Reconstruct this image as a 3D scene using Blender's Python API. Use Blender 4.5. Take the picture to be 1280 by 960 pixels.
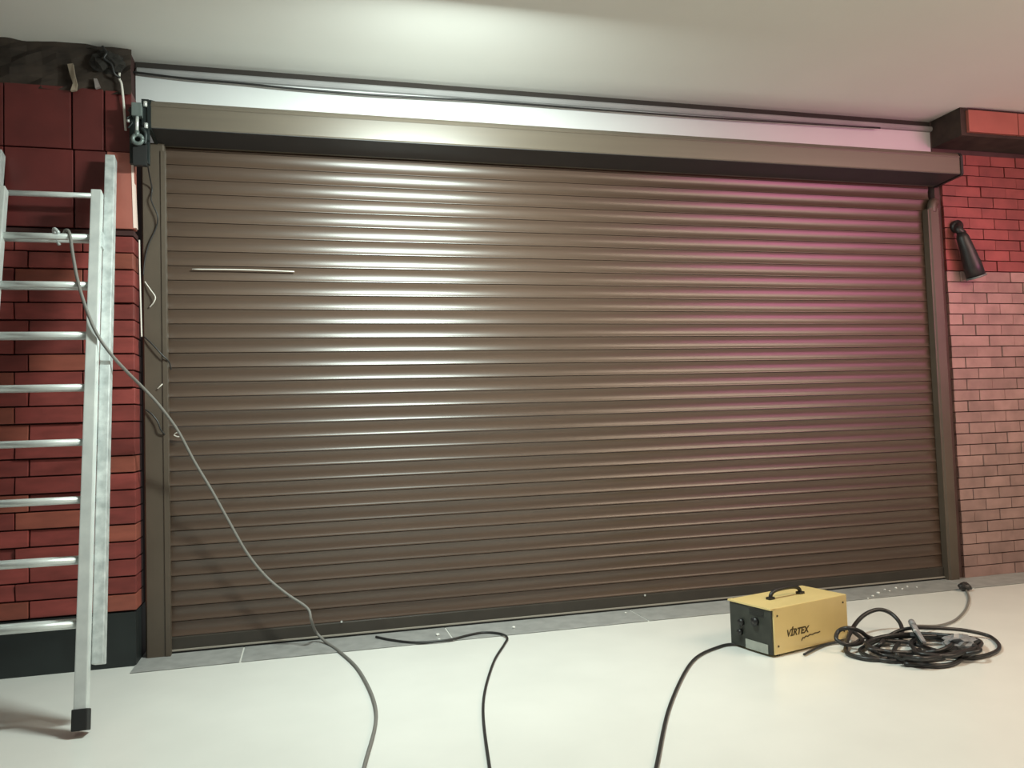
import bpy, bmesh, math, random
from mathutils import Vector, Matrix
import numpy as np

random.seed(7)
for o in list(bpy.data.objects): bpy.data.objects.remove(o)
scn = bpy.context.scene
col = scn.collection

# ------------------------------------------------------------------ camera
F, YAW, PIT, ROL = 1000.0, 0.25484, 0.047826, -0.031863
CAM = Vector((0.68628, -4.47783, 1.13090))
fw = Vector((math.sin(YAW)*math.cos(PIT), math.cos(YAW)*math.cos(PIT), math.sin(PIT)))
rt = fw.cross(Vector((0, 0, 1))).normalized(); up = rt.cross(fw)
r2 = math.cos(ROL)*rt + math.sin(ROL)*up
u2 = -math.sin(ROL)*rt + math.cos(ROL)*up
cd = bpy.data.cameras.new('camera'); cam = bpy.data.objects.new('camera', cd); col.objects.link(cam)
M = Matrix((r2, u2, -fw)).transposed().to_4x4(); M.translation = CAM
cam.matrix_world = M
cd.sensor_fit = 'HORIZONTAL'; cd.sensor_width = 36.0; cd.lens = 36.0*F/1280.0
cd.clip_start = 0.05
scn.camera = cam

def ray(u, v): return r2*((u-640)/F) - u2*((v-480)/F) + fw
def onY(u, v, y): d = ray(u, v); return CAM + d*((y-CAM.y)/d.y)
def onZ(u, v, z): d = ray(u, v); return CAM + d*((z-CAM.z)/d.z)

# ------------------------------------------------------------------ light
scn.view_settings.view_transform = 'Standard'
scn.view_settings.look = 'None'
scn.view_settings.exposure = 0.0
scn.view_settings.gamma = 1.0
scn.view_settings.use_curve_mapping = False
w = bpy.data.worlds.new('night'); scn.world = w; w.use_nodes = True
w.node_tree.nodes['Background'].inputs[0].default_value = (0.80, 0.78, 0.74, 1)
w.node_tree.nodes['Background'].inputs[1].default_value = 0.16

def lamp(name, kind, loc, power, color, size=0.1, sy=None, rot=(0, 0, 0)):
    l = bpy.data.lights.new(name, kind); l.energy = power; l.color = color
    if kind == 'AREA':
        l.size = size
        if sy: l.shape = 'RECTANGLE'; l.size_y = sy
    else: l.shadow_soft_size = size
    o = bpy.data.objects.new(name, l); col.objects.link(o); o.location = loc; o.rotation_euler = rot
    return o
lamp('ceiling_lamp_light', 'AREA', (1.40, -1.42, 2.78), 96, (0.86, 1.0, 0.93), 0.7, 0.14, rot=(math.radians(32), 0, 0))
lamp('shop_lamp_light', 'AREA', (5.0, -3.0, 2.95), 108, (1.0, 0.78, 0.58), 2.6, 1.4, rot=(math.radians(14), 0, 0))
sl = lamp('magenta_light', 'AREA', (5.9, -3.3, 1.9), 8.0, (1.0, 0.24, 0.50), 2.0, 1.3)  # unseen soft source of the purple wash, spread kept to the upper right
sl.data.spread = math.radians(50)
sl.rotation_euler = (Vector((4.5, 0, 2.25))-Vector((5.9, -3.3, 1.9))).to_track_quat('-Z', 'Y').to_euler()

# ------------------------------------------------------------------ materials
def mat(name, c, rough=.6, metal=0., spec=.5, var=0., scale=8., bump=0., stretch=(1, 1, 1), c2=None, coat=0., rand=0., ior=1.5):
    m = bpy.data.materials.new(name); m.use_nodes = True
    nt = m.node_tree; b = nt.nodes['Principled BSDF']
    b.inputs['Roughness'].default_value = rough; b.inputs['Metallic'].default_value = metal
    b.inputs['Specular IOR Level'].default_value = spec; b.inputs['Coat Weight'].default_value = coat; b.inputs['IOR'].default_value = ior
    tc = nt.nodes.new('ShaderNodeTexCoord'); mp = nt.nodes.new('ShaderNodeMapping')
    mp.inputs['Scale'].default_value = stretch
    nt.links.new(tc.outputs['Object'], mp.inputs['Vector'])
    nz = nt.nodes.new('ShaderNodeTexNoise'); nz.inputs['Scale'].default_value = scale; nz.inputs['Detail'].default_value = 6
    nt.links.new(mp.outputs[0], nz.inputs['Vector'])
    rp = nt.nodes.new('ShaderNodeValToRGB')
    rp.color_ramp.elements[0].position = .3; rp.color_ramp.elements[1].position = .7
    d = c2 if c2 else tuple(x*(1-var) for x in c)
    rp.color_ramp.elements[0].color = (*d, 1); rp.color_ramp.elements[1].color = (*c, 1)
    nt.links.new(nz.outputs['Fac'], rp.inputs['Fac'])
    out = rp.outputs['Color']
    if rand:
        oi = nt.nodes.new('ShaderNodeObjectInfo'); mr = nt.nodes.new('ShaderNodeMapRange')
        mr.inputs['To Min'].default_value = 1-rand; mr.inputs['To Max'].default_value = 1+rand
        nt.links.new(oi.outputs['Random'], mr.inputs['Value'])
        hs = nt.nodes.new('ShaderNodeHueSaturation')
        nt.links.new(mr.outputs[0], hs.inputs['Value']); nt.links.new(out, hs.inputs['Color']); out = hs.outputs['Color']
    nt.links.new(out, b.inputs['Base Color'])
    if bump:
        bp = nt.nodes.new('ShaderNodeBump'); bp.inputs['Strength'].default_value = bump; bp.inputs['Distance'].default_value = .004
        nt.links.new(nz.outputs['Fac'], bp.inputs['Height']); nt.links.new(bp.outputs[0], b.inputs['Normal'])
    return m

MT = dict(
    shutter=mat('brown_shutter_paint', (.088, .055, .038), .32, spec=.5, ior=1.68, var=.22, scale=5, stretch=(.25, 1, 9), rand=.06),
    rail=mat('brown_rail_paint', (.100, .076, .056), .45, var=.15, scale=6),
    boxp=mat('brown_box_paint', (.125, .100, .074), .34, ior=1.8, var=.15, scale=4, stretch=(.3, 1, 6)),
    darkbar=mat('dark_bottom_bar', (.050, .042, .034), .45, var=.2),
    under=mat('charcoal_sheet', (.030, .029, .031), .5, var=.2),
    rubber=mat('black_rubber', (.012, .012, .012), .7),
    alubar=mat('bar_lip', (.30, .27, .23), .4),
    white=mat('white_plaster', (.66, .66, .66), .8, var=.05, scale=2, bump=.05),
    ceil=mat('ceiling_paint', (.80, .79, .75), .85, var=.04, scale=1.5),
    floor=mat('pale_floor', (.80, .80, .76), .22, var=.06, scale=2.5),
    slab=mat('grey_stone', (.36, .36, .35), .45, var=.25, scale=14, rand=.08),
    grout=mat('pale_grout', (.62, .61, .57), .9),
    brick=mat('red_brick', (.255, .052, .045), .45, spec=.45, var=.35, scale=7, stretch=(1, 1, 3), bump=.25, rand=.28),
    tanbrick=mat('tan_red_brick', (.29, .080, .055), .45, spec=.45, var=.3, scale=7, stretch=(1, 1, 3), bump=.25, rand=.15),
    pbrick=mat('pale_pink_brick', (.36, .225, .20), .7, var=.3, scale=9, bump=.3, rand=.14),
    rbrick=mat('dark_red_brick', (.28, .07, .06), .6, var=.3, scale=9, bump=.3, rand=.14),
    mortar=mat('dark_joint', (.055, .018, .016), .9, var=.3),
    pmortar=mat('pink_joint', (.10, .055, .05), .9, var=.3),
    tile=mat('salmon_red_tile', (.40, .125, .095), .45, var=.18, scale=6),
    dtile=mat('maroon_tile', (.135, .022, .020), .5, var=.3, scale=6, rand=.1),
    edge_glint=mat('painted_edge_glint', (.75, .58, .52), .5),  # light caught on the tile edge, put into the colour
    base=mat('black_base_panel', (.016, .022, .022), .5, var=.4),
    raw=mat('raw_brown_wall', (.055, .038, .028), .9, var=.6, scale=9, bump=.8),
    grime=mat('grey_moulding', (.34, .33, .33), .6, var=.2, scale=4),
    gap_shade=mat('painted_gap_shade', (.035, .028, .024), .9),
    alu=mat('aluminium', (.80, .84, .82), .38, metal=.35, var=.10, scale=14, c2=(.66, .70, .69)),
    aluw=mat('aluminium_worn', (.74, .78, .77), .45, metal=.3, scale=22, c2=(.42, .46, .46)),
    cable=mat('grey_cable', (.19, .18, .165), .55),
    black=mat('black_plastic', (.016, .015, .015), .42),
    dkcable=mat('black_cable', (.022, .021, .021), .4),
    wwire=mat('white_wire', (.70, .66, .60), .5),
    steel=mat('grey_green_steel', (.20, .24, .23), .45, metal=.4, var=.3, scale=20),
    dsteel=mat('dark_green_steel', (.018, .026, .026), .5, metal=.2, var=.4, scale=20),
    bolt=mat('zinc_bolt', (.72, .74, .72), .35, metal=.5),
    yellow=mat('yellow_enamel', (.78, .60, .26), .35, var=.10, scale=5, coat=.2),
    ink=mat('dark_ink', (.07, .045, .01), .6),
    wdark=mat('grey_green_front', (.042, .045, .036), .55, var=.45, scale=18),
    wlabel=mat('pale_rating_plate', (.42, .43, .38), .5, var=.2, scale=20),
    scrap=mat('beige_scrap', (.34, .27, .20), .8, var=.3),
    gscrap=mat('mauve_scrap', (.25, .21, .20), .8, var=.3),
    cloth=mat('dark_rag', (.03, .026, .022), .95, var=.5, bump=.4),
    crumb=mat('plaster_crumb', (.80, .80, .76), .9, var=.1),
    bag=mat('grey_plastic', (.30, .30, .31), .35, var=.4, scale=20),
)

# ------------------------------------------------------------------ mesh helpers
def obj(name, verts, faces, m, parent=None, smooth=False, bevel=0.):
    me = bpy.data.meshes.new(name); me.from_pydata([tuple(v) for v in verts], [], faces)
    bm = bmesh.new(); bm.from_mesh(me); bmesh.ops.recalc_face_normals(bm, faces=bm.faces)
    if bevel: bmesh.ops.bevel(bm, geom=list(bm.edges), offset=bevel, segments=2, affect='EDGES', profile=.6)
    bm.to_mesh(me); bm.free()
    me.materials.append(m)
    if smooth:
        for p in me.polygons: p.use_smooth = True
    o = bpy.data.objects.new(name, me); col.objects.link(o)
    if parent: o.parent = parent
    return o
def rebase(o):
    "origin of an unparented mesh to the centre of its bottom"
    me = o.data; c = np.array([v.co[:] for v in me.vertices]); p = Vector(((c[:, 0].min()+c[:, 0].max())/2, (c[:, 1].min()+c[:, 1].max())/2, c[:, 2].min()))
    me.transform(Matrix.Translation(-p)); o.location = p; return o
BF = [(0, 1, 2, 3), (4, 5, 6, 7), (0, 1, 5, 4), (1, 2, 6, 5), (2, 3, 7, 6), (3, 0, 4, 7)]
def boxv(x0, x1, y0, y1, z0, z1):
    return [(x0, y0, z0), (x1, y0, z0), (x1, y1, z0), (x0, y1, z0), (x0, y0, z1), (x1, y0, z1), (x1, y1, z1), (x0, y1, z1)]
def box(name, x0, x1, y0, y1, z0, z1, m, parent=None, bevel=0.):
    return obj(name, boxv(x0, x1, y0, y1, z0, z1), BF, m, parent, bevel=bevel)
def extr(name, prof, x0, x1, m, parent=None, closed=True, smooth=False):
    "extrude a (y,z) profile along X"
    n = len(prof); v = [(x0, y, z) for y, z in prof]+[(x1, y, z) for y, z in prof]
    f = [(i, (i+1) % n, n+(i+1) % n, n+i) for i in range(n if closed else n-1)]
    if closed: f += [tuple(range(n)), tuple(range(2*n-1, n-1, -1))]
    return obj(name, v, f, m, parent, smooth)
def catmull(P, n=8):
    P = [Vector(p) for p in P]; Q = [2*P[0]-P[1]]+P+[2*P[-1]-P[-2]]; out = []
    for i in range(1, len(Q)-2):
        a, b, c, d = Q[i-1:i+3]
        for k in range(n):
            t = k/n
            out.append(.5*((2*b)+(c-a)*t+(2*a-5*b+4*c-d)*t*t+(3*b-a-3*c+d)*t**3))
    out.append(P[-1]); return out
def tubegeo(P, r, seg=8):
    v = []; f = []; n = len(P)
    rr = r if isinstance(r, (list, tuple)) else [r]*n
    N = None
    for i, p in enumerate(P):
        t = (P[min(i+1, n-1)]-P[max(i-1, 0)])
        if t.length < 1e-9: t = Vector((0, 0, 1))
        t.normalize()
        if N is None: N = t.orthogonal().normalized()
        N = (N - t*N.dot(t)); N = N.normalized() if N.length > 1e-6 else t.orthogonal().normalized()
        B = t.cross(N)
        for k in range(seg):
            a = 2*math.pi*k/seg; v.append(p+(N*math.cos(a)+B*math.sin(a))*rr[i])
    for i in range(n-1):
        for k in range(seg): f.append((i*seg+k, i*seg+(k+1) % seg, (i+1)*seg+(k+1) % seg, (i+1)*seg+k))
    f += [tuple(range(seg)), tuple(range(n*seg-1, (n-1)*seg-1, -1))]
    return v, f
def tube(name, P, r, m, parent=None, n=8, seg=8, straight=False):
    Q = [Vector(p) for p in P] if straight else catmull(P, n)
    v, f = tubegeo(Q, r, seg); return obj(name, v, f, m, parent, True)
def empty(name, loc=(0, 0, 0)):
    o = bpy.data.objects.new(name, None); col.objects.link(o); o.location = loc; o.empty_display_size = .1; return o
def tag(o, label, cat, group=None):
    o['label'] = label; o['category'] = cat
    if group: o['group'] = group
    return o
def struct(o): o['kind'] = 'structure'; return o
def child(o, parent):
    "parent a world-space mesh under an empty that is only translated"
    o.parent = parent; o.data.transform(Matrix.Translation(-Vector(parent.location))); return o

# ------------------------------------------------------------------ setting
CEIL = 3.09
YL = -0.155                                            # face of the left brick wall
struct(box('floor', -3.0, 10.0, -7.0, 0.6, -0.12, 0.0, MT['floor']))
struct(box('ceiling', -3.0, 10.0, -7.0, 0.3, CEIL, CEIL+.12, MT['ceil']))
struct(box('wall_back', -0.14, 4.86, 0.0, 0.2, 2.80, 3.05, MT['white']))
g = struct(box('trim_1', -0.14, 4.90, 0.0, 0.1, 3.05, CEIL, MT['gap_shade']))  # recess shade under the ceiling, painted as a dark solid bar
t2 = struct(extr('trim_2', [(0, 3.018), (-.020, 3.020), (-.026, 3.03), (-.026, 3.044), (-.020, 3.052), (0, 3.054)], -0.13, 4.86, MT['grime']))

# stone threshold in front of the shutter
th = struct(box('trim_3', -0.14, 5.9, -0.29, 0.15, -0.02, 0.002, MT['grout']))
xs = [-0.14, 0.36, 1.42, 2.52, 3.62, 4.72, 5.9]
for a, b in zip(xs[:-1], xs[1:]):
    box('slab', a+.004, b-.004, -0.29, 0.15, -0.018, 0.005, MT['slab'], th, bevel=.001)

# left wall: core, black base, thin bricks, large tiles, raw top
XC = -0.132
wl = struct(box('wall_left', -3.0, XC-.012, YL+.02, 0.25, 0.0, CEIL, MT['mortar']))
box('base_panel', -3.0, XC, YL-.005, 0.12, 0.0, .262, MT['base'], wl)
ztop = 2.125; zb0 = .268; NC = 22; ch = (ztop-zb0)/NC
bmesh_cache = {}
for r in range(NC):
    z0 = zb0+r*ch
    xr = XC; k = 0
    L = [.17, .23][r % 2]
    while xr > -1.9:
        xl = xr-L; L = .30
        pr = random.uniform(-.006, .006); ty = random.uniform(-.010, .012)
        rad = random.uniform(.0, .004)
        v = boxv(xl+.003, xr-(.003 if k else -rad), YL+pr, 0.02 if k == 0 else YL+.06, z0+.003, z0+ch-.004)
        v = [list(q) for q in v]
        for q in v:
            if q[1] < YL+.02 and q[2] > z0+ch*.5: q[1] += ty
        obj('brick', v, BF, MT['tanbrick' if random.random() < .16 else 'brick'], wl, bevel=.003)
        xr = xl; k += 1
tz0, tz1, tz2 = 2.160, 2.548, 2.865
box('joint_ledge', -3.0, XC+.004, YL-.002, 0.01, 2.128, 2.152, MT['mortar'], wl)
for (xa, xb, m, dy) in [(-.245, XC+.012, 'tile', -.010), (-.392, -.250, 'dtile', -.006), (-.70, -.400, 'dtile', -.010), (-1.30, -.706, 'dtile', -.014), (-1.9, -1.306, 'dtile', -.014)]:
    box('wall_tile', xa, xb, YL+dy, YL+.05, tz0, tz1, MT[m], wl, bevel=.003)
te = obj('tile_edge_glint', [(XC+.006, YL-.012, tz0+.005), (XC+.020, YL-.010, tz0+.005), (XC+.020, YL+.03, tz0+.005), (XC+.006, YL+.03, tz0+.005),
                       (XC-.002, YL-.012, tz1-.04), (XC+.008, YL-.010, tz1-.04), (XC+.008, YL+.03, tz1-.04), (XC-.002, YL+.03, tz1-.04)], BF, MT['edge_glint'], wl)  # strip carries the painted highlight of the slab edge
te['label'] = 'edge strip of the salmon tile with its highlight painted pale'
for (xa, xb, dy) in [(-.255, XC, .004), (-.400, -.262, -.006), (-.70, -.408, -.012), (-1.30, -.706, -.008), (-1.9, -1.306, -.008)]:
    box('wall_tile', xa, xb, YL+dy, YL+.1 if xb < XC else .02, tz1+.006, tz2, MT['dtile'], wl, bevel=.003)
# ragged raw wall above the tiles
rv = []; rf = []; nx, nz_ = 26, 8
for j in range(nz_+1):
    for i in range(nx+1):
        x = -1.9+i*(XC+1.9)/nx; z = tz2-.02+j*(CEIL-tz2+.03)/nz_
        rv.append((x, YL+.018-random.uniform(.0, .035), z))
for j in range(nz_):
    for i in range(nx): a = j*(nx+1)+i; rf.append((a, a+1, a+nx+2, a+nx+1))
rr = obj('raw_render', rv, rf, MT['raw'], wl)
rr['label'] = 'rough dark brown unfinished render above the red tiles'

# right wall: core and bricks
YR = -0.03
wr = struct(box('wall_right', 4.86, 6.6, YR+.02, 0.25, 0.0, CEIL, MT['pmortar']))
hb = .0735
for r in range(39):
    z0 = .003+r*hb; xl = 4.905 if r % 2 else 4.905; L = .11 if r % 2 else .21
    k = 0
    while xl < 6.2:
        pr = random.uniform(-.004, .004)
        m = 'pbrick' if z0 < 1.95+(.0 if r % 3 else .1) else 'rbrick'  # paler pink on the lower courses, dark red above
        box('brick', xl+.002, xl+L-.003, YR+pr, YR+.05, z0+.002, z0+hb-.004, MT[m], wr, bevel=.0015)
        xl += L; L = .21
# pilaster head block to the right of the white band
t4 = struct(box('trim_4', 4.862, 6.6, -0.262, 0.03, 2.905, CEIL, MT['raw']))
for xa, xb in [(4.905, 5.30), (5.306, 5.70), (5.706, 6.6)]:
    q = box('wall_tile', xa, xb, -0.285, -0.255, 2.925, CEIL-.02, MT['tile'], t4, bevel=.003)

# ------------------------------------------------------------------ roller shutter
W = 4.80; P = .077; NS = 35; ZB = .085
sh = tag(empty('roller_shutter', (W/2, 0, 0)), 'wide brown metal roller shutter closed down to the stone threshold', 'shutter')
S0 = Vector((W/2, 0, 0))
# concave slat profile with a rolled lower lip
prof = []
a = math.radians(23); R_ = (P*.5*.93)/math.sin(a)
zc = P*.5
for i in range(13):
    th_ = -a+2*a*i/12
    z_ = zc+.001-R_*math.sin(th_)          # top -> bottom
    y_ = R_*(math.cos(a)-math.cos(th_))*-1  # 0 at the lips, + into wall at the middle
    prof.append((y_*1.0, z_))
top_y = prof[0][0]
front = [(.010, P-.0005), (top_y+.005, P-.0012)]+prof[:12]+[(prof[11][0]-.0019, prof[11][1]-.0034), (prof[11][0]-.0020, .0022), (.002, .0012), (.010, .0005)]
back = [(.026, .0005), (.026, P-.0005)]
slat_me = None
for k in range(NS):
    z0 = ZB+k*P
    if slat_me is None:
        o = extr('slat', front+back, -W/2-.02, W/2+.02, MT['shutter'], sh)
        slat_me = o.data
        for p_ in slat_me.polygons: p_.use_smooth = len(p_.vertices) == 4
        try: slat_me.set_sharp_from_angle(angle=math.radians(28))
        except Exception: pass
    else:
        o = bpy.data.objects.new('slat', slat_me); col.objects.link(o); o.parent = sh
    o.location = (0, 0, z0)
def sp(o): return child(o, sh)
bb = sp(extr('bottom_bar', [(-.012, .020), (-.012, ZB-.004), (-.004, ZB), (.03, ZB), (.03, .020)], 0, W, MT['darkbar']))
lp = sp(extr('bar_lip', [(-.020, .016), (-.020, .022), (-.012, .024), (.02, .024), (.02, .016)], 0, W, MT['alubar']))
sp(extr('rubber_seal', [(-.014, .004), (-.016, .017), (.02, .017), (.018, .004)], 0, W, MT['rubber']))
for u, v in [(427, 777), (806, 744)]:
    p = onY(u, v, -.014); v_, f_ = tubegeo([p, p+Vector((0, -.004, 0))], .006, 8)
    sp(obj('screw', v_, f_, MT['bolt']))
# guide rails : U channels with rounded front edges
def rail(x0, x1, z1, flare):
    pr = [(x0, .03), (x0, -.050), (x0+.008, -.058), (x1-.008, -.058), (x1, -.050), (x1, .03)]
    n = len(pr); v = [(x, y, 0.004) for x, y in pr]+[(x, y, z1) for x, y in pr]
    f = [(i, (i+1) % n, n+(i+1) % n, n+i) for i in range(n)]+[tuple(range(n)), tuple(range(2*n-1, n-1, -1))]
    g = sp(obj('guide_rail', v, f, MT['rail']))
    return g
gl = rail(-.108, 0.004, 2.64, False)
gr_ = rail(4.768, 4.846, 2.478, True)
gl['label'] = 'brown guide rail beside the ladder'; gr_['label'] = 'brown guide rail beside the pink bricks'
# inner lips and the raised web on the rail faces
def strip(name, x0, x1, y0, y1, z0, z1, m, par):
    o = box(name, x0, x1, y0, y1, z0, z1, m, bevel=.002); o.parent = par
    o.data.transform(Matrix.Translation(-S0)); return o
strip('rail_lip', -.014, 0.010, -.064, -.02, .004, 2.60, MT['rail'], gl)
strip('rail_lip', 4.760, 4.772, -.050, -.0, .004, 2.47, MT['rail'], gr_)
fl = tube('rail_hook', [(4.807, -.034, 2.455), (4.810, -.036, 2.50), (4.825, -.030, 2.525), (4.855, -.010, 2.530)], .030, MT['rail'])
fl.data.transform(Matrix.Translation(-S0)); fl.parent = gr_
# box
BX0, BX1 = -.030, 4.862
yb = -.240
bprof = [(yb+.014, 2.796), (yb+.002, 2.779), (yb, 2.770), (yb, 2.662), (yb+.006, 2.655), (-.026, 2.640), (-.004, 2.640), (-.004, 2.875)]
sb = sp(extr('shutter_box', bprof, BX0, BX1, MT['boxp']))
def sub(o, par): o.parent = par; o.data.transform(Matrix.Translation(-S0)); return o
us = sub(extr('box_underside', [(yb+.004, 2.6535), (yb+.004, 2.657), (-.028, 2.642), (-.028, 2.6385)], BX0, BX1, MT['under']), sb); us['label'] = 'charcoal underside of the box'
sub(extr('box_seam', [(yb-.003, 2.764), (yb-.005, 2.768), (yb-.003, 2.773), (yb+.004, 2.774), (yb+.004, 2.764)], BX0, BX1, MT['boxp']), sb)
e_ = [(yb+.010, 2.800), (yb-.008, 2.774), (yb-.008, 2.658), (yb+.004, 2.646), (-.02, 2.632), (-.002, 2.632), (-.002, 2.88)]
ec = sub(extr('end_cap', e_, BX1-.004, BX1+.014, MT['black']), sb); ec['label'] = 'black end cap'
ec = sub(extr('end_cap', e_, BX0-.012, BX0+.004, MT['dsteel']), sb); ec['label'] = 'dark steel end plate'

# ------------------------------------------------------------------ gear bracket at the left end of the box
yg = -.255
gb0 = onY(172, 200, yg); gb = tag(empty('gear_bracket', gb0), 'grey-green steel winding gear bracket at the end of the brown shutter box', 'bracket')
def gp(o): return child(o, gb)
def pxbox(name, u0, v0, u1, v1, y, dep, m, bevel=.002):
    p0 = onY(u0, v1, y); p1 = onY(u1, v0, y)
    return box(name, p0.x, p1.x, y, y+dep, p0.z, p1.z, m, bevel=bevel)
gp(pxbox('back_plate', 162, 135, 186, 204, yg+.03, .03, MT['dsteel']))
gp(pxbox('gear_housing', 164, 128, 177, 144, yg-.02, .06, MT['steel'], .004))
gp(pxbox('side_arm', 177, 124, 186, 175, yg+.015, .03, MT['dsteel']))
p0, p1 = onY(171.5, 142, yg-.005), onY(171, 166, yg-.005)
gp(tube('crank_rod', [p0, p1], .0085, MT['bolt'], straight=True))
c = onY(172, 174, yg-.005)
ring = [c+Vector((math.cos(t)*.022, 0, math.sin(t)*.022)) for t in [i*2*math.pi/20 for i in range(21)]]
gp(tube('crank_eye', ring, .010, MT['steel'], straight=True))
gp(tube('eye_neck', [onY(171, 164, yg-.005), onY(171.5, 170, yg-.005)], .012, MT['steel'], straight=True))
for u, v in [(181.5, 130), (182.5, 157)]:
    p = onY(u, v, yg-.006)
    gp(tube('bolt', [p+Vector((0, 0, -.012)), p+Vector((0, 0, .012))], .010, MT['bolt'], straight=True, seg=6))
p = onY(159, 151, yg+.005); gp(tube('bolt', [p, p+Vector((.012, -.004, 0))], .008, MT['bolt'], straight=True, seg=6))
gp(pxbox('lower_plate', 166, 178, 183, 206, yg+.012, .03, MT['rubber']))
gp(tube('side_lever', [onY(178, 160, yg+.0), onY(182, 168, yg+.0), onY(181, 180, yg+.005)], .010, MT['dsteel']))
gp(tube('spring_wire', [onY(160, 137, yg), onY(164, 143, yg), onY(159, 148, yg), onY(165, 153, yg), onY(160, 160, yg)], .004, MT['dsteel']))

# ------------------------------------------------------------------ ladder
SP = .25; S00 = .404; LA = .316
FOOT = Vector((-.176, -1.058, 0)); LX = -.041
ld = tag(empty('extension_ladder', (-.38, -1.0, 0)), 'two-section aluminium extension ladder leaning on the red brick wall', 'ladder')
ax = Vector((LX, math.sin(LA), math.cos(LA)))          # along the stile
nrm = Vector((0, -math.cos(LA), math.sin(LA)))         # toward the viewer
ex = Vector((1, 0, 0))
def lp_(s, x, n): return FOOT+ax*s+ex*x+nrm*n
def stile(name, x0, x1, n0, n1, s0, s1, m):
    s0b = max(s0, 0)
    v = [lp_(s0b, x0, n0), lp_(s0b, x1, n0), lp_(s0b, x1, n1), lp_(s0b, x0, n1), lp_(s1, x0, n0), lp_(s1, x1, n0), lp_(s1, x1, n1), lp_(s1, x0, n1)]
    return child(obj(name, v, BF, m, bevel=.004), ld)
WA = .36; nt = .050
sA = S00+7*SP+.25; sB = S00+8*SP+.24
# front (base) section
st = [stile('stile', 0, .046, 0, nt, .03, sA, MT['alu']), stile('stile', -WA-.046, -WA, 0, nt, .03, sA, MT['alu'])]
# rear (fly) section, one rung higher and wider
stile('stile', .045, .089, -.062, -.004, .25, sB, MT['aluw']); stile('stile', -WA-.089, -WA-.045, -.062, -.004, .25, sB, MT['aluw'])
def rung(x0, x1, s, n, r):
    P_ = [lp_(s, x0, n), lp_(s, x1, n)]
    return child(tube('rung', P_, r, MT['alu'], straight=True, seg=10), ld)
for i in range(8): rung(-WA-.004, .004, S00+i*SP, .025, .0155)
for i in range(9): rung(-WA-.049, .049, S00+.018+i*SP, -.036, .0135)
for x in (.023, -WA-.023):
    p0, p1 = lp_(0.012, x, .025), lp_(.07, x, .025)
    v = [lp_(s, x+dx, n) for s in (.012, .09) for dx, n in ((-.028, -.006), (.028, -.006), (.028, .056), (-.028, .056))]
    for q in v: q.z = max(q.z, 0.0)
    child(obj('rubber_foot', v, BF, MT['rubber'], bevel=.004), ld)
for x in (.049, -WA-.049):
    v = [lp_(s, x+dx, n) for s in (sA-.30, sA-.22) for dx, n in ((-.004, -.02), (.004, -.02), (.004, .03), (-.004, .03))]
    child(obj('slide_bracket', v, BF, MT['aluw']), ld)
hk = [lp_(S00+7*SP+.01, -.13, .045), lp_(S00+7*SP+.035, -.15, .035), lp_(S00+7*SP+.035, -.16, .0), lp_(S00+7*SP, -.15, -.05)]
child(tube('locking_hook', hk, .008, MT['aluw']), ld)

# ------------------------------------------------------------------ cables and wires
def wire(name, pts, r, m, label, cat='cable', group=None, n=8):
    o = tube(name, pts, r, MT[m], n=n); rebase(o); return tag(o, label, cat, group)
rp_ = lp_(S00+7*SP, 0, .05)
def yline(v, v0, y0, v1, y1): return y0+(y1-y0)*(v-v0)/(v1-v0)
pts = [onY(78, 296, -.40), onY(82, 288, -.40), onY(87, 292, -.42)]
for u, v, y in [(91, 318, -.46), (97, 350, -.50), (107, 384, -.57), (121, 417, -.61), (139, 443, -.60), (160, 466, -.52), (180, 486, -.40), (200, 508, -.32), (222, 538, -.24),
                (243, 577, -.18), (264, 612, -.15), (284, 648, -.13), (308, 690, -.12), (332, 720, -.12), (358, 742, -.14), (384, 760, -.16), (389, 775, -.18)]:
    pts.append(onY(u, v, y))
pts += [onZ(395, 790, .06), onZ(408, 803, .014), onZ(425, 815, .008), onZ(450, 840, .008), onZ(470, 890, .008), onZ(455, 960, .008), onZ(430, 1060, .008)]
wire('extension_cable', pts, .0075, 'cable', 'long grey cable hanging from a ladder rung across the shutter to the floor')
yr = -.066
wire('loose_wire', [onY(184, 202, yr-.17), onY(187, 220, -.12), onY(190, 236, yr), onY(189, 250, yr-.012), onY(197, 270, yr-.012), onY(195, 285, yr), onY(186, 305, yr), onY(181, 325, yr), onY(179, 345, yr)],
     .0035, 'dkcable', 'thin black wire dropping from the gear bracket onto the rail', 'wire')
wire('loose_wire', [onY(174, 300, -.1), onY(174.5, 330, -.09), onY(175.5, 370, -.09), onY(176.5, 405, -.09), onY(177, 421, -.09)],
     .004, 'wwire', 'thin white wire hanging straight between brick wall and rail', 'wire')
wire('loose_wire', [onY(181, 352, yr), onY(188, 362, yr-.01), onY(194, 371, yr-.014), onY(192, 378, yr-.012), onY(187, 384, yr)],
     .0030, 'wwire', 'short bent pale wire end sticking out of the rail', 'wire')
wire('loose_wire', [onY(180, 421, yr), onY(190, 430, yr-.01), onY(203, 444, yr-.012), onY(211, 452, yr), onY(214, 462, -.05)],
     .0035, 'dkcable', 'thin dark wire slanting off the rail onto a slat', 'wire')
wire('loose_wire', [onY(182, 512, yr), onY(190, 518, yr-.008), onY(197, 527, yr-.012), onY(201, 537, yr-.012), onY(206, 543, yr)],
     .0040, 'dkcable', 'short dark curved wire on the rail beside the grey cable', 'wire')
wire('wire_clip', [onY(217, 544, -.02), onY(221, 541, -.03), onY(226, 543, -.03), onY(223, 546, -.03), onY(217, 544, -.02)],
     .003, 'wwire', 'tiny pale wire clip on a slat beside the grey cable', 'clip')
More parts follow.
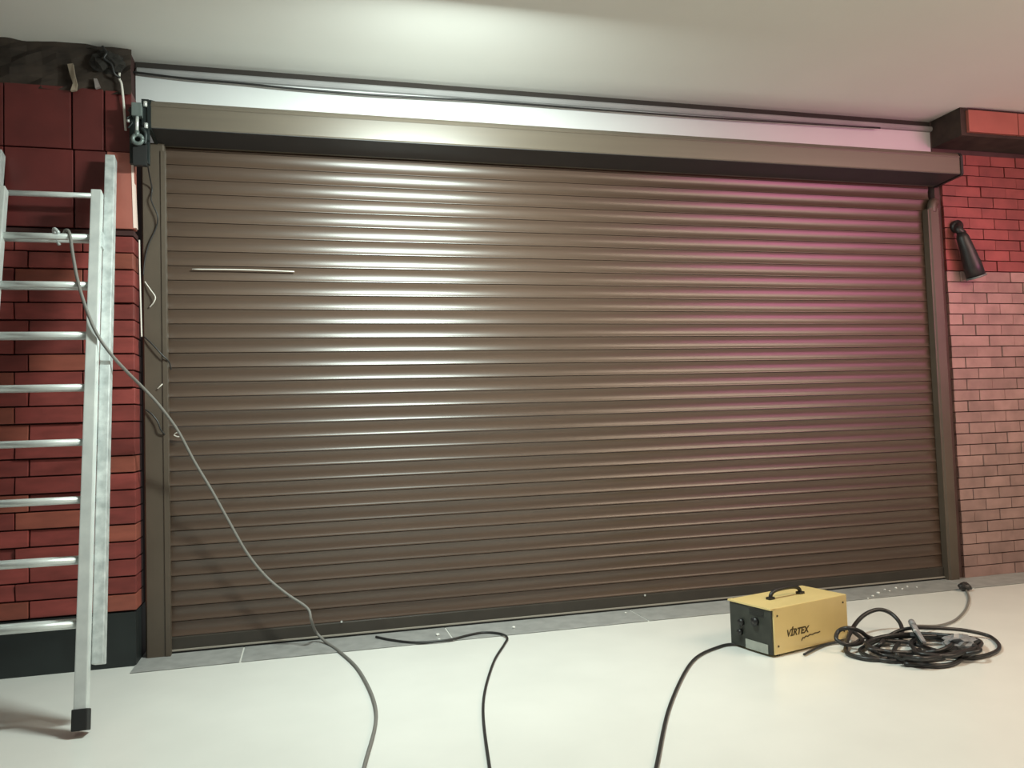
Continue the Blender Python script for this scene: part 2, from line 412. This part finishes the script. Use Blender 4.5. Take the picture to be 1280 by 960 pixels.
wire('wire_scrap', [onY(197, 486, yr), onY(200, 483, yr-.006), onY(203, 480, yr)], .003, 'wwire', 'tiny pale wire scrap stuck on the rail', 'scrap')
a_, b_ = onY(240, 336.5, -.008), onY(368, 339.5, -.008)
wire('pale_straw', [a_, (a_+b_)/2+Vector((0, -.003, .003)), b_], .0030, 'wwire', 'thin pale straw lying along a slat groove', 'scrap')
# black cable below the ceiling moulding
wire('ceiling_cable', [onY(u, v, -.04) for u, v in [(150, 88), (190, 93), (240, 99), (300, 104), (370, 111), (450, 117.5), (520, 121.5), (600, 126), (700, 133.5), (800, 141), (900, 148), (1000, 154), (1100, 160)]],
     .006, 'black', 'black cable stapled along the grey ceiling moulding')
wire('pale_wire', [onY(150, 86, YL-.02), onY(149, 98, YL-.02), onY(152, 106, YL-.02), onY(155, 135, YL-.02), onY(157, 163, YL-.03)], .006, 'wwire', 'pale pinkish wire running down the edge of the maroon tiles', 'wire')
# thin cable on the threshold
wire('floor_cable', [onZ(470, 796, .012), onZ(490, 800, .012), onZ(520, 803, .012), onZ(560, 800, .012), onZ(585, 794, .012), onZ(605, 790.5, .012), onZ(625, 792, .012), onZ(634, 797, .010), onZ(630, 806, .006), onZ(616, 830, .006), onZ(604, 880, .006), onZ(612, 960, .006), onZ(630, 1060, .006)],
     .006, 'dkcable', 'thin black cable curling across the stone threshold')

# ------------------------------------------------------------------ debris at the top of the left wall
def ragged(name, pts, thick, m, label, cat, y):
    n = len(pts); v = [onY(u, vv, y+random.uniform(-.012, .012)) for u, vv in pts]
    v = v+[q+Vector((0, thick, 0)) for q in v]
    f = [tuple(range(n)), tuple(range(2*n-1, n-1, -1))]+[(i, (i+1) % n, n+(i+1) % n, n+i) for i in range(n)]
    return tag(rebase(obj(name, v, f, MT[m])), label, cat)
ragged('torn_strip', [(84, 80), (91, 79), (93, 92), (96, 104), (95, 112), (88, 113), (91, 104), (87, 92)], .02, 'scrap', 'curled beige torn strip on the raw wall above the tiles', 'scrap', YL-.03)
ragged('torn_strip', [(117, 98), (121, 98), (125, 108), (119, 110)], .02, 'gscrap', 'small mauve grey scrap on the raw wall above the tiles', 'scrap', YL-.03)
def crumple(name, c, sx, sy, sz, m, label, cat, seed=1, sub=3):
    rnd = random.Random(seed); bm = bmesh.new(); bmesh.ops.create_icosphere(bm, subdivisions=sub, radius=1)
    from mathutils import noise
    for v in bm.verts:
        k = 1+.45*noise.noise(v.co*2.3+Vector((seed*3.1, 0, 0)))+.2*noise.noise(v.co*5+Vector((0, seed, 0)))
        v.co = Vector((v.co.x*sx*k, v.co.y*sy*k, v.co.z*sz*k))
    me = bpy.data.meshes.new(name); bm.to_mesh(me); bm.free(); me.materials.append(MT[m])
    o = bpy.data.objects.new(name, me); col.objects.link(o); me.transform(Matrix.Translation(Vector(c))); rebase(o)
    return tag(o, label, cat)
crumple('dark_rag', onY(134, 78, YL-.02), .075, .04, .055, 'cloth', 'dark crumpled rag stuffed under the ceiling above maroon tiles', 'rag', 2)
wire('loose_wire', [onY(128, 58, YL-.06), onY(133, 66, YL-.07), onY(130, 73, YL-.07), onY(139, 80, YL-.06), onY(143, 92, YL-.05), onY(150, 97, YL-.03)], .006, 'black', 'tangled black wire poking out beside the dark rag', 'wire')

# ------------------------------------------------------------------ unlit wall lamp on the right wall
yw = YR-.06
wl0 = onY(1193, 290, yw); lm = tag(empty('wall_lamp', wl0), 'black swivel wall lamp, unlit, fixed on the dark red bricks', 'lamp')
p = onY(1193, 284, YR)
child(tube('mount', [p+Vector((0, .012, 0)), p+Vector((0, -.035, 0))], .042, MT['black'], straight=True, seg=16), lm)
child(tube('knuckle', [p+Vector((0, -.03, 0)), onY(1198, 287, yw), onY(1204, 293, yw-.01)], .026, MT['black'], seg=12), lm)
h0, h1, h2 = onY(1201, 291, yw-.015), onY(1209, 312, yw-.02), onY(1220, 345, yw-.02)
v_, f_ = tubegeo([h0, h0.lerp(h1, .3), h1, h1.lerp(h2, .6), h2], [.028, .040, .046, .058, .060], 14)
child(obj('lamp_head', v_, f_, MT['black'], smooth=True), lm)
child(tube('bezel', [h2, h2+(h2-h1).normalized()*.012], .064, MT['steel'], straight=True, seg=14), lm)

# ------------------------------------------------------------------ welder
A_ = onZ(968, 823, 0); ang = math.radians(15)
e1 = Vector((math.cos(ang), math.sin(ang), 0)); e2 = Vector((-e1.y, e1.x, 0)); ez = Vector((0, 0, 1))
LW, WW, HW = .520, .275, .226
wd = tag(empty('welding_machine', A_+e1*LW/2+e2*WW/2), 'yellow metal welding machine with dark front panel standing on the floor', 'welder')
def wpt(a, b, c): return A_+e1*a+e2*b+ez*c
def wbox(name, a0, a1, b0, b1, c0, c1, m, par=wd, bevel=.0):
    v = [wpt(*q) for q in boxv(a0, a1, b0, b1, c0, c1)]
    o = obj(name, v, BF, MT[m], bevel=bevel); o.data.transform(Matrix.Translation(-wd.location)); o.parent = par; return o
wbox('casing', .006, LW, 0, WW, .012, HW, 'yellow', bevel=.004)
fp = wbox('front_panel', -.004, .008, .006, WW-.006, .012, HW-.010, 'wdark', bevel=.002); fp['label'] = 'dark grey-green front panel'
wbox('top_lip', -.010, .02, 0, WW, HW-.008, HW+.001, 'yellow', bevel=.001)
wbox('rating_plate', -.007, -.003, .03, .17, .012, .055, 'wlabel', par=fp)
for b, c, r in [(.19, .13, .016), (.10, .15, .020), (.20, .08, .014)]:
    o = tube('socket', [wpt(-.004, b, c), wpt(-.020, b, c)], r, MT['black'], straight=True, seg=14); o.data.transform(Matrix.Translation(-wd.location)); o.parent = fp
for k in range(4): wbox('vent_slot', -.0055, -.003, .05, .14, .178+k*.008, .181+k*.008, 'black', par=fp)
for a, b in [(.05, .03), (.05, WW-.03), (LW-.05, .03), (LW-.05, WW-.03)]:
    o = tube('rubber_foot', [wpt(a, b, 0), wpt(a, b, .014)], .016, MT['rubber'], straight=True, seg=10); o.data.transform(Matrix.Translation(-wd.location)); o.parent = wd
bm_ = WW*.52
H_ = [wpt(.145, bm_, HW-.004), wpt(.15, bm_, HW+.022), wpt(.18, bm_, HW+.038), wpt(.25, bm_, HW+.042), wpt(.32, bm_, HW+.038), wpt(.35, bm_, HW+.022), wpt(.355, bm_, HW-.004)]
hd = tube('handle', H_, .0095, MT['black']); hd.data.transform(Matrix.Translation(-wd.location)); hd.parent = wd; hd['label'] = 'black carrying handle'
for a in (.145, .355):
    o = wbox('handle_foot', a-.018, a+.018, bm_-.014, bm_+.014, HW-.002, HW+.012, 'black', par=hd, bevel=.003)
for a, c in [(.03, .19), (.03, .05), (LW-.03, .19), (LW-.03, .05)]:
    o = tube('screw', [wpt(a, .002, c), wpt(a, -.0025, c)], .005, MT['ink'], straight=True, seg=8); o.data.transform(Matrix.Translation(-wd.location)); o.parent = wd
# lettering
tcu = bpy.data.curves.new('txt', 'FONT'); tcu.body = 'V\u0130RTEX'; tcu.size = .043; tcu.shear = .25; tcu.extrude = .0006; tcu.offset = .0012
to = bpy.data.objects.new('txt', tcu); col.objects.link(to)
bpy.context.view_layer.update()
dg = bpy.context.evaluated_depsgraph_get(); me = bpy.data.meshes.new_from_object(to.evaluated_get(dg)); bpy.data.objects.remove(to)
T = Matrix((e1, ez, -e2)).transposed().to_4x4(); T.translation = wpt(.085, -.0012, .085)-wd.location
me.transform(T); me.materials.clear(); me.materials.append(MT['ink'])
lo = bpy.data.objects.new('lettering', me); col.objects.link(lo); lo.parent = wd; lo['label'] = 'dark brand lettering'
sq = tube('script_flourish', [wpt(a, -.001, c) for a, c in [(.185, .052), (.195, .064), (.205, .062), (.215, .068), (.23, .066), (.245, .071), (.26, .069), (.28, .073), (.30, .072), (.315, .075)]], .0028, MT['ink'], seg=6)
sq.data.transform(Matrix.Translation(-wd.location)); sq.parent = wd

# ------------------------------------------------------------------ cable heap beside the welder
def fl_(L): return [onZ(u, v, z) for u, v, z in L]
G = 'black cables heaped beside the welding machine'
wire('welding_cable', fl_([(1150, 812, .012), (1100, 824, .012), (1062, 818, .012), (1058, 806, .02), (1066, 785, .05), (1080, 769, .09), (1098, 762, .11), (1114, 767, .09), (1126, 781, .05), (1127, 797, .02), (1118, 815, .012), (1140, 826, .012), (1180, 822, .014)]), .0105, 'dkcable',
     'black cable rising in one big open loop beside the welder')
wire('welding_cable', [wpt(LW-.01, .10, .06), wpt(LW+.05, .07, .05)]+fl_([(1078, 800, .03), (1062, 806, .04), (1046, 800, .06), (1048, 789, .09), (1060, 785, .11), (1075, 789, .09), (1087, 797, .05), (1110, 801, .03), (1135, 803, .02), (1165, 812, .012), (1200, 822, .012), (1180, 832, .012), (1130, 830, .012)]), .010, 'dkcable',
     'black cable arching up against the welder side')
wire('welding_cable', fl_([(1160, 822, .012), (1110, 826, .012), (1076, 815, .012), (1085, 806, .02), (1110, 795, .03), (1125, 788, .05), (1142, 785, .06), (1160, 785, .05), (1185, 786, .04), (1212, 789, .03), (1240, 797, .012), (1248, 812, .012), (1215, 822, .012), (1165, 816, .012)]), .009, 'dkcable',
     'black cable running highest along the back of the heap')
rc = random.Random(3)
def coil(cx, cy, ru, rv, turns, ph):
    L = []
    for i in range(int(turns*10)+1):
        t = ph+i*2*math.pi/10
        L.append((cx+ru*math.cos(t)*rc.uniform(.85, 1.12)+rc.uniform(-6, 6), cy+rv*math.sin(t)*rc.uniform(.85, 1.1), .014+.04*rc.random()))
    return fl_(L)
wire('welding_cable', coil(1152, 808, 66, 15, 2.3, .4), .010, 'dkcable', 'black cable in the widest flat coil of the heap', 'cable', G)
wire('welding_cable', coil(1140, 806, 52, 11, 2.6, 2.0), .010, 'dkcable', 'black cable coiled tightly under the earth clamp', 'cable', G)
wire('welding_cable', coil(1180, 806, 44, 13, 2.2, 4.0), .009, 'dkcable', 'black cable coiled under the grey plastic bag', 'cable', G)
wire('thin_cable', fl_([(1005, 818, .010), (1030, 806, .010), (1050, 803, .010), (1062, 806, .010), (1080, 798, .03), (1100, 802, .03)]), .006, 'dkcable', 'thin black lead lying along the foot of the welder')
wire('thin_cable', fl_([(1208, 738, .012), (1211, 748, .010), (1208, 760, .010), (1200, 770, .010), (1190, 777, .010), (1172, 782, .015), (1145, 782, .05)]), .006, 'cable', 'thin grey lead curving from the wall corner to the heap')
wire('thin_cable', fl_([(800, 1060, .008), (820, 960, .008), (838, 880, .008), (866, 826, .008), (900, 808, .008), (922, 805, .010), (932, 806, .012)]), .007, 'dkcable', 'thin black lead in front of the dark welder panel')
# earth clamp
cl0 = onZ(1148, 800, .0); cl = tag(empty('earth_clamp', cl0), 'grey metal earth clamp lying on the black cable heap', 'clamp')
d0, d1 = onZ(1139, 777, .10), onZ(1155, 803, .05)
def flatbar(name, a, b, wdt, th_, m):
    d = (b-a).normalized(); s = d.cross(Vector((0, -.6, .8))).normalized(); n = s.cross(d)
    v = [a-s*wdt-n*th_, a+s*wdt-n*th_, a+s*wdt+n*th_, a-s*wdt+n*th_, b-s*wdt*.8-n*th_, b+s*wdt*.8-n*th_, b+s*wdt*.8+n*th_, b-s*wdt*.8+n*th_]
    return child(obj(name, v, BF, MT[m], bevel=.002), cl)
flatbar('jaw', d0, d1, .013, .005, 'bag')
flatbar('jaw', d0+Vector((.016, .02, -.012)), d1+Vector((.0, .02, -.012)), .012, .005, 'dsteel')
child(tube('pivot', [d0.lerp(d1, .45)+Vector((-.012, .0, 0)), d0.lerp(d1, .45)+Vector((.016, .02, -.006))], .009, MT['bolt'], straight=True), cl)
child(tube('grip', [d0, d0.lerp(d1, .18)], .015, MT['bag'], straight=True), cl)
crumple('plastic_bag', onZ(1200, 803, .035), .085, .06, .035, 'bag', 'crumpled grey plastic bag lying on the black cable heap', 'bag', 5)
crumple('plug', onZ(1205, 733, .03), .040, .03, .028, 'black', 'black plug lying in the corner by the pink bricks', 'plug', 8, 2)
# plaster crumbs
k = 0
for u, v, s in [(1098, 741, .012), (1106, 737, .010), (1112, 739, .008), (1091, 745, .010), (1120, 735, .009), (1128, 736, .007), (1134, 733, .008), (1146, 734, .006), (642, 784, .010), (547, 793, .012), (594, 792, .009), (549, 799, .007), (782, 766, .008), (1085, 748, .006)]:
    p = onZ(u, v, .005+s*.5)
    where = 'behind the black cable heap' if u > 1000 else 'between the welder and that cable' if u > 700 else 'beside the thin black cable'
    o = crumple('plaster_crumb', p, s, s, s*.6, 'crumb', ('small white plaster crumb on the stone threshold '+where) if not 700 < u < 1000 else 'small white plaster crumb on a slab joint of the threshold', 'crumb', 20+k, 1)
    o['group'] = 'plaster crumbs on the threshold'; k += 1
